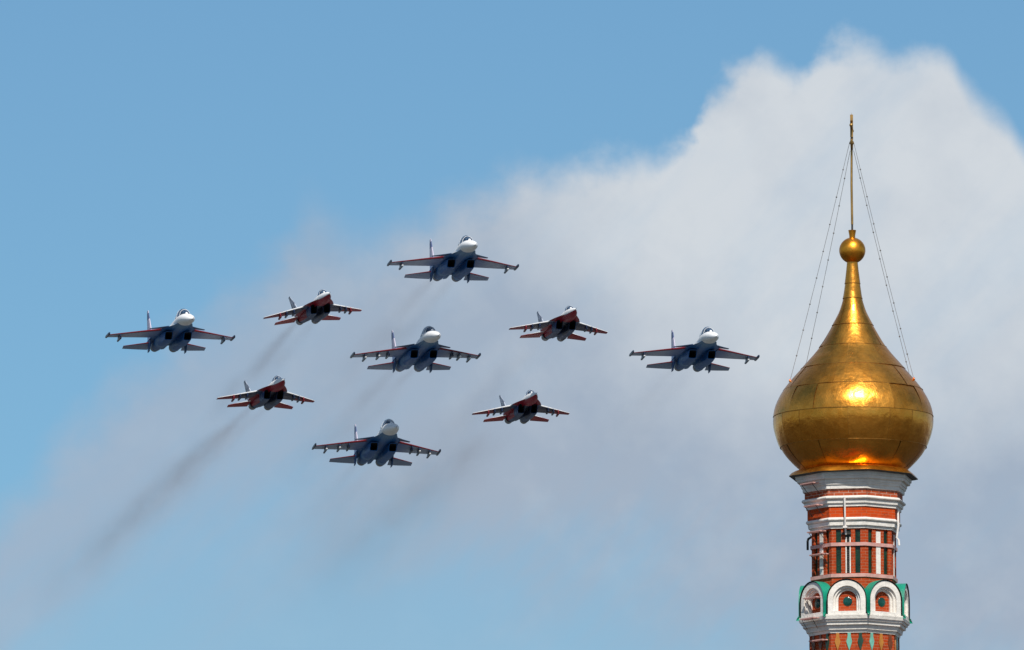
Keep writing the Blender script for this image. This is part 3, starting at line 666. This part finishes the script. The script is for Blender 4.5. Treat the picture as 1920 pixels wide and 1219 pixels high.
def make_large_jet():
    root = empty('fighter_jet')
    mb = MB()
    S = [(11.9, .02, -.46, -.50, -.48), (11.5, .17, -.29, -.59, -.45), (10.9, .35, -.05, -.63, -.36), (10.1, .54, .22, -.62, -.22), (9.2, .71, .48, -.55, -.06), (8.2, .84, .72, -.46, .08),
         (7.2, .92, .88, -.40, .18), (6.0, .95, .98, -.36, .22), (4.6, .96, 1.04, -.36, .20), (3.2, .95, 1.06, -.38, .14), (1.8, .95, 1.05, -.38, .08), (0.2, .92, .96, -.36, .1), (-2, .85, .80, -.32, .1), (-5, .65, .55, -.32, .08), (-8, .42, .36, -.36, .02), (-11, .28, .15, -.34, -.05), (-12.4, .08, .0, -.14, -.08)]
    mb.loft([ring(*s_, 2.15) for s_ in S])
    # blended centre body with its strakes
    B = [(6.4, .90, -.10, -.20, -.15), (5.2, 1.08, -.02, -.22, -.12), (4.0, 1.32, .06, -.22, -.08), (2.8, 1.62, .16, -.24, -.03), (1.6, 1.92, .26, -.26, .0), (0.8, 2.12, .32, -.28, .02), (-0.5, 2.25, .36, -.30, .03), (-3, 2.28, .38, -.30, .04), (-6, 2.28, .32, -.28, .02), (-8.8, 2.30, .18, -.20, 0.0), (-9.6, 2.25, .10, -.14, -.02)]
    mb.loft([ring(y, hw_, a, c, m, 1.35) for y, hw_, a, c, m in B])
    # sensor ball and probe
    mb.ball((0.0, 7.62, .84), .16)
    mb.tube([(.92, 5.6, .50), (1.02, 5.9, .55), (1.02, 6.6, .55)], .025, 6)
    fus = mb.build('fuselage', M_su, root, 50)
    mb = MB(); mb.tube([(0, 11.7, -.5), (0, 12.9, -.52)], [.035, .012], 6); mb.build('pitot_probe', M_navy, root)
    cockpit(root, [(7.35, .10, .92, .60, .8), (7.0, .42, 1.16, .55, .8), (6.4, .60, 1.50, .5, .8), (5.6, .66, 1.76, .5, .8), (4.7, .68, 1.88, .5, .8), (3.7, .66, 1.84, .5, .8), (2.8, .60, 1.62, .5, .8), (1.8, .48, 1.34, .5, .8), (0.6, .30, 1.02, .5, .8)],
            [(6.25, .62, 1.54, .8, .09), (4.4, .68, 1.88, .8, .06), (2.7, .59, 1.60, .8, .05)], [(5.2, 1.12), (3.5, 1.2)])
    for sgn in (1, -1):
        cx = 1.12 * sgn
        mb = MB(); nacelle(mb, cx, [(1.9, .47, -.34, -1.24, 6), (0.6, .50, -.22, -1.30, 6), (-1.0, .54, .05, -1.32, 4.5), (-3.0, .60, .30, -1.28, 3.2), (-5.0, .66, .48, -1.16, 2.4), (-7.0, .67, .45, -1.02, 2.1), (-8.6, .64, .34, -.96, 2.0)], 0.8)
        mb.build('engine_nacelle', [M_su, M_duct], root, 40)
        nozzle(1.12 * sgn, -.31, -8.6, -10.0, .63, .54, root)
        mb = MB(); surface(mb, [(1.9 * sgn, 1.05, -5.0, .02, .17), (3.2 * sgn, -.10, -5.15, .03, .14), (4.6 * sgn, -1.35, -5.35, .04, .11), (6.0 * sgn, -2.62, -5.55, .05, .08), (7.32 * sgn, -3.75, -5.74, .05, .05)], le_mi=1)
        wg = mb.build('wing', [M_suw, M_red], root, 30)
        mb = MB(); mb.loft([ring(y, a, .05 + c_, .05 - c_, .05, 3, 7.42 * sgn, 12) for y, a, c_ in ((-2.7, .02, .03), (-2.95, .09, .16), (-3.6, .11, .18), (-5.4, .11, .16), (-6.0, .05, .05))])
        mb.build('wingtip_rail', M_navy, wg, 40)
        mb = MB(); surface(mb, [(1.35 * sgn, 3.1, 1.35, .08, .06), (2.3 * sgn, 1.95, .85, .10, .045), (3.25 * sgn, .95, .30, .12, .025)]); mb.build('canard', M_suc, root, 30)
        mb = MB(); surface(mb, [(2.0 * sgn, -6.9, -10.0, -.22, .09), (3.5 * sgn, -8.15, -10.3, -.27, .06), (4.9 * sgn, -9.3, -10.5, -.32, .03)], le_mi=1, twist=0.13); mb.build('tailplane', [M_sus, M_red], root, 30)
        mb = MB(); surface(mb, [(.10, -4.6, -8.7, 2.13 * sgn, .11), (1.6, -5.9, -8.85, 2.13 * sgn, .085), (3.1, -7.3, -9.0, 2.13 * sgn, .055), (3.75, -7.95, -9.0, 2.13 * sgn, .035)], vertical=True); mb.build('tail_fin', M_suf, root, 30)
        mb = MB(); surface(mb, [(-.10, -5.6, -8.2, 2.16 * sgn, .09), (-.7, -6.1, -8.3, 2.17 * sgn, .08), (-1.30, -6.7, -8.3, 2.18 * sgn, .06)], vertical=True); mb.build('ventral_fin', M_suv, root, 30)
    for o in [q for q in bpy.data.objects if q.parent == root and not q.name.startswith('wing') and q.type == 'MESH']:
        for v in o.data.vertices:                          # shorten the tail to the length measured in the photograph
            if v.co.y < -2:
                dy_ = -0.11 * (v.co.y + 2); v.co.y += dy_; v.co.z -= 0.17 * dy_
        o.data.update()
    return root

def make_small_jet():
    root = empty('fighter_jet')
    mb = MB()
    S = [(8.5, .02, -.26, -.30, -.28), (8.1, .15, -.12, -.44, -.28), (7.5, .30, .06, -.58, -.27), (6.8, .45, .22, -.70, -.24), (6.0, .57, .36, -.76, -.18), (5.2, .65, .48, -.76, -.12), (4.2, .70, .60, -.68, -.04), (3.0, .74, .70, -.54, .04), (1.6, .76, .74, -.38, .1), (0, .76, .68, -.28, .1), (-2.5, .70, .54, -.24, .1), (-5, .5, .38, -.22, .06), (-7.2, .35, .2, -.2, 0), (-8.0, .2, .1, -.12, 0)]
    mb.loft([ring(*s_, 2.15) for s_ in S])
    B = [(5.2, .60, -.04, -.16, -.10), (4.2, .86, .04, -.18, -.07), (3.2, 1.16, .12, -.20, -.04), (2.2, 1.45, .20, -.22, -.01), (1.2, 1.68, .26, -.24, .01), (.2, 1.88, .30, -.26, .02), (-1.5, 1.95, .32, -.26, .03), (-4.5, 1.92, .28, -.24, .02), (-6.6, 1.80, .16, -.2, 0), (-7.2, 1.7, .08, -.12, -.02)]
    mb.loft([ring(y, hw_, a, c, m, 1.35) for y, hw_, a, c, m in B])
    mb.ball((0.12, 5.75, .45), .11)
    mb.build('fuselage', M_mig, root, 50)
    mb = MB(); mb.tube([(0, 8.4, -.28), (0, 9.3, -.29)], [.03, .01], 6); mb.build('pitot_probe', M_navy, root)
    cockpit(root, [(5.5, .08, .44, .3, .38), (5.2, .34, .66, .25, .38), (4.7, .46, .94, .2, .38), (4.1, .50, 1.13, .2, .38), (3.4, .50, 1.17, .2, .38), (2.6, .44, 1.04, .2, .38), (1.4, .30, .80, .2, .38)],
            [(4.55, .47, .98, .38, .045), (3.0, .48, 1.12, .38, .045)], [(3.8, .55)])
    for sgn in (1, -1):
        cx = .77 * sgn
        mb = MB(); nacelle(mb, cx, [(2.1, .41, -.10, -1.16, 6), (0.9, .41, -.08, -1.18, 6), (-.8, .50, .08, -1.12, 4), (-2.6, .57, .25, -1.0, 2.8), (-4.4, .60, .42, -.84, 2.2), (-6.0, .56, .42, -.66, 2.0)], 0.75)
        mb.build('engine_nacelle', [M_mig, M_duct], root, 40)
        nozzle(.92 * sgn, -.12, -6.0, -7.5, .53, .46, root)
        mb = MB(); surface(mb, [(1.6 * sgn, .55, -3.6, .02, .14), (2.8 * sgn, -.52, -3.8, -.03, .11), (4.2 * sgn, -1.80, -4.05, -.09, .075), (5.78 * sgn, -3.24, -4.32, -.15, .04)], le_mi=1, le_n=1)
        wg = mb.build('wing', [M_migw, M_wle], root, 30)
        for x, yl, z, red in ((2.75, -.45, -.12, False), (3.5, -1.1, -.13, False), (4.15, -1.75, -.15, True)): pylon(x * sgn, yl + .1, z + .06, False, wg, red, 1.35)
        mb = MB(); surface(mb, [(1.6 * sgn, -4.7, -7.2, -.05, .08), (2.8 * sgn, -5.9, -7.6, -.12, .05), (3.88 * sgn, -6.95, -7.95, -.18, .03)], twist=0.08); mb.build('tailplane', M_migs, root, 30)
        mb = MB(); surface(mb, [(.1, -2.2, -6.6, 1.62 * sgn, .10), (.7, -3.6, -6.7, 1.70 * sgn, .09), (1.8, -5.0, -6.95, 1.84 * sgn, .06), (2.68, -6.3, -7.2, 1.98 * sgn, .03)], vertical=True); mb.build('tail_fin', M_migf, root, 30)
    return root

def copy_tree(o, parent=None):
    c = o.copy(); col.objects.link(c); c.parent = parent
    for ch in [q for q in bpy.data.objects if q.parent == o]: copy_tree(ch, c)
    return c
def place(o, yaw, pitch, roll, loc):
    o.rotation_mode = 'YXZ'; o.rotation_euler = (R(pitch), R(roll), R(yaw)); o.location = (loc[0] - 0.10, loc[1], loc[2])

GA = 'twin seat fighter jets painted white and blue'; GB = 'small fighter jets painted white and red'
big0 = make_large_jet(); small0 = make_small_jet()
BIG = [(189.45, 2.01, -.86, (-5.97, 1296.40, 191.58), 1, True, 'white nosed blue jet at the very top of the formation'),
       (190.9, 1.48, -.11, (-39.17, 1319.14, 186.54), 1, False, 'white nosed blue jet at the far left end of the formation'),
       (190.0, 2.57, .67, (-10.40, 1309.54, 182.92), 3, True, 'white nosed blue jet flying in the centre of the diamond'),
       (188.3, 2.11, -1.22, (22.01, 1314.37, 183.40), 1, True, 'white nosed blue jet flying closest to the golden onion dome'),
       (189.0, 3.95, -1.85, (-15.28, 1328.22, 174.45), 3, True, 'white nosed blue jet at the very bottom of the formation')]
SMALL = [(190.2, 4.06, 5.68, (-22.40, 1305.36, 187.45), 1.0, 1.0, 'red bellied jet banking between the leftmost and the topmost blue jets'),
         (189.4, 4.58, -1.34, (6.09, 1309.97, 186.06), 0.35, 2.0, 'red bellied jet between the topmost blue jet and the blue jet nearest the dome'),
         (191.4, 4.37, -.56, (-28.09, 1319.99, 179.41), 1.5, 1.0, 'red bellied jet that drags the darkest smoke, left of the lowest blue jet'),
         (188.6, 4.32, .95, (1.63, 1329.02, 178.83), 0.40, 2.0, 'red bellied jet right of the lowest blue jet, below the blue jet at the centre')]
jets = []
copies = [big0] + [copy_tree(big0) for _ in BIG[1:]]
for o, (yw, pt, rl, loc, npy, dots, lab) in zip(copies, BIG):
    place(o, yw, pt, rl, loc); tag(o, lab, 'fighter jet', GA)
    wings = [q for q in bpy.data.objects if q.parent == o and q.name.startswith('wing')]
    for wg in wings:
        sgn = 1 if max(v.co.x for v in wg.data.vertices) > 3 else -1
        for x, yl, z in ((6.15, -2.75, .0), (4.75, -1.5, -.02), (3.75, -.6, -.05))[:npy]: pylon(x * sgn, yl, z, dots and x > 4, wg, False, 2.3)
    jets.append((o, 1.14, -10.0))
copies = [small0] + [copy_tree(small0) for _ in SMALL[1:]]
for o, (yw, pt, rl, loc, s1, s2, lab) in zip(copies, SMALL):
    place(o, yw, pt, rl, loc); tag(o, lab, 'fighter jet', GB); jets.append((o, .92, -7.6))

# ------------------------------------------------------------------ exhaust smoke
def smoke(jet, sep, y0, depth, spread, length, label, seed, climb=1.9, start=6.0, port=0.8):
    """two merging plumes trailing straight back along the flight path"""
    N = 24; rings = []
    prof = [(0, .75), (6, 1.0 + spread * 12), (25, 1.2 + spread * 55), (60, 1.4 + spread * 130), (length * .6, 1.4 + spread * length * .6 * 2.1), (length, 1.4 + spread * length * 2.1)]
    for s_, hr in prof:
        rings.append([((sep * .9 + hr) * math.cos(2 * math.pi * k / N), y0 - s_, -.1 + hr * math.sin(2 * math.pi * k / N)) for k in range(N)])
    mb = MB(); mb.loft(rings)
    m_ = bpy.data.materials.new('exhaust_smoke'); m_.use_nodes = True; t = NT(m_.node_tree); t.n.clear()
    co = t.node('ShaderNodeTexCoord').outputs['Object']; x, y, z = t.sep(co)
    s_ = t.sub(y0, y)
    r_ = t.m('MULTIPLY_ADD', s_, spread, 0.45)
    nv = t.comb(t.mul(x, 1.0), t.m('MULTIPLY_ADD', y, 0.16, seed * 7.3), z)
    wob = t.noise(nv, 0.16, 3.0, 0.6); wob2 = t.noise(t.comb(z, t.m('MULTIPLY_ADD', y, 0.16, seed * 3.1), x), 0.16, 3.0, 0.6)
    xx = t.add(t.sub(t.m('ABSOLUTE', x), sep), t.mul(t.sub(wob, 0.5), t.mul(r_, 1.5))); zz = t.add(t.add(z, .1), t.mul(t.sub(wob2, 0.5), t.mul(r_, 1.5)))
    rho2 = t.add(t.mul(xx, xx), t.mul(zz, zz))
    g = t.m('EXPONENT', t.mul(t.m('DIVIDE', rho2, t.mul(r_, r_)), -1.6))
    puffs = t.step(t.noise(nv, 0.30, 4.0, 0.65), 0.28, 0.72, 0.25, 1.75)
    dens = t.mul(t.mul(g, puffs), t.m('DIVIDE', depth / 8.0, r_))
    dens = t.mul(dens, t.step(x, -sep, sep * 0.6, port, 1.0))
    dens = t.mul(dens, t.mul(t.step(s_, 0.0, start), t.step(s_, length, length * 0.22)))
    pv = t.node('ShaderNodeVolumePrincipled'); pv.inputs['Color'].default_value = rgb(0.30, 0.28, 0.30); t.l.new(dens, pv.inputs['Density'])
    out = t.node('ShaderNodeOutputMaterial'); t.l.new(pv.outputs[0], out.inputs['Volume'])
    o = mb.build('smoke_trail', m_, None); o.rotation_mode = 'YXZ'; o.rotation_euler = (R(climb), 0, jet.rotation_euler[2])
    rj = jet.rotation_euler.to_matrix(); rs_ = o.rotation_euler.to_matrix(); p_ = Vector((0, y0, -.15)); o.location = jet.location + rj @ p_ - rs_ @ p_
    tag(o, label, 'smoke', 'exhaust smoke trails', 'stuff')
#      jet, depth, spread, length
SM = [(0, .20, .032, 120, 'faint twin smoke streaks behind the topmost blue jet'),
      (2, .20, .030, 110, 'faint twin smoke streaks behind the blue jet at the centre'),
      (3, .08, .036, 90, 'barely visible smoke behind the blue jet nearest the golden dome'),
      (4, .08, .035, 70, 'barely visible smoke behind the lowest blue jet'),
      (5, 0.36, .022, 85, 'dark smoke streak behind the banking red bellied jet at upper left'),
      (6, 0.15, .045, 200, 'thin wide smoke behind the red bellied jet at upper right'),
      (7, 0.46, .025, 180, 'darkest smoke streak, behind the red bellied jet at lower left'),
      (8, 0.27, .045, 230, 'wide pale smoke behind the red bellied jet at lower right')]
for i, (j, dp, sp, ln, lab) in enumerate(SM):
    o, sepx, y0 = jets[j]; smoke(o, sepx, y0, dp, sp, ln, lab, i + 1, 0.0 if j == 8 else 1.9, 40.0 if j in (6, 8) else 3.0, 0.4 if j > 4 else 0.8)
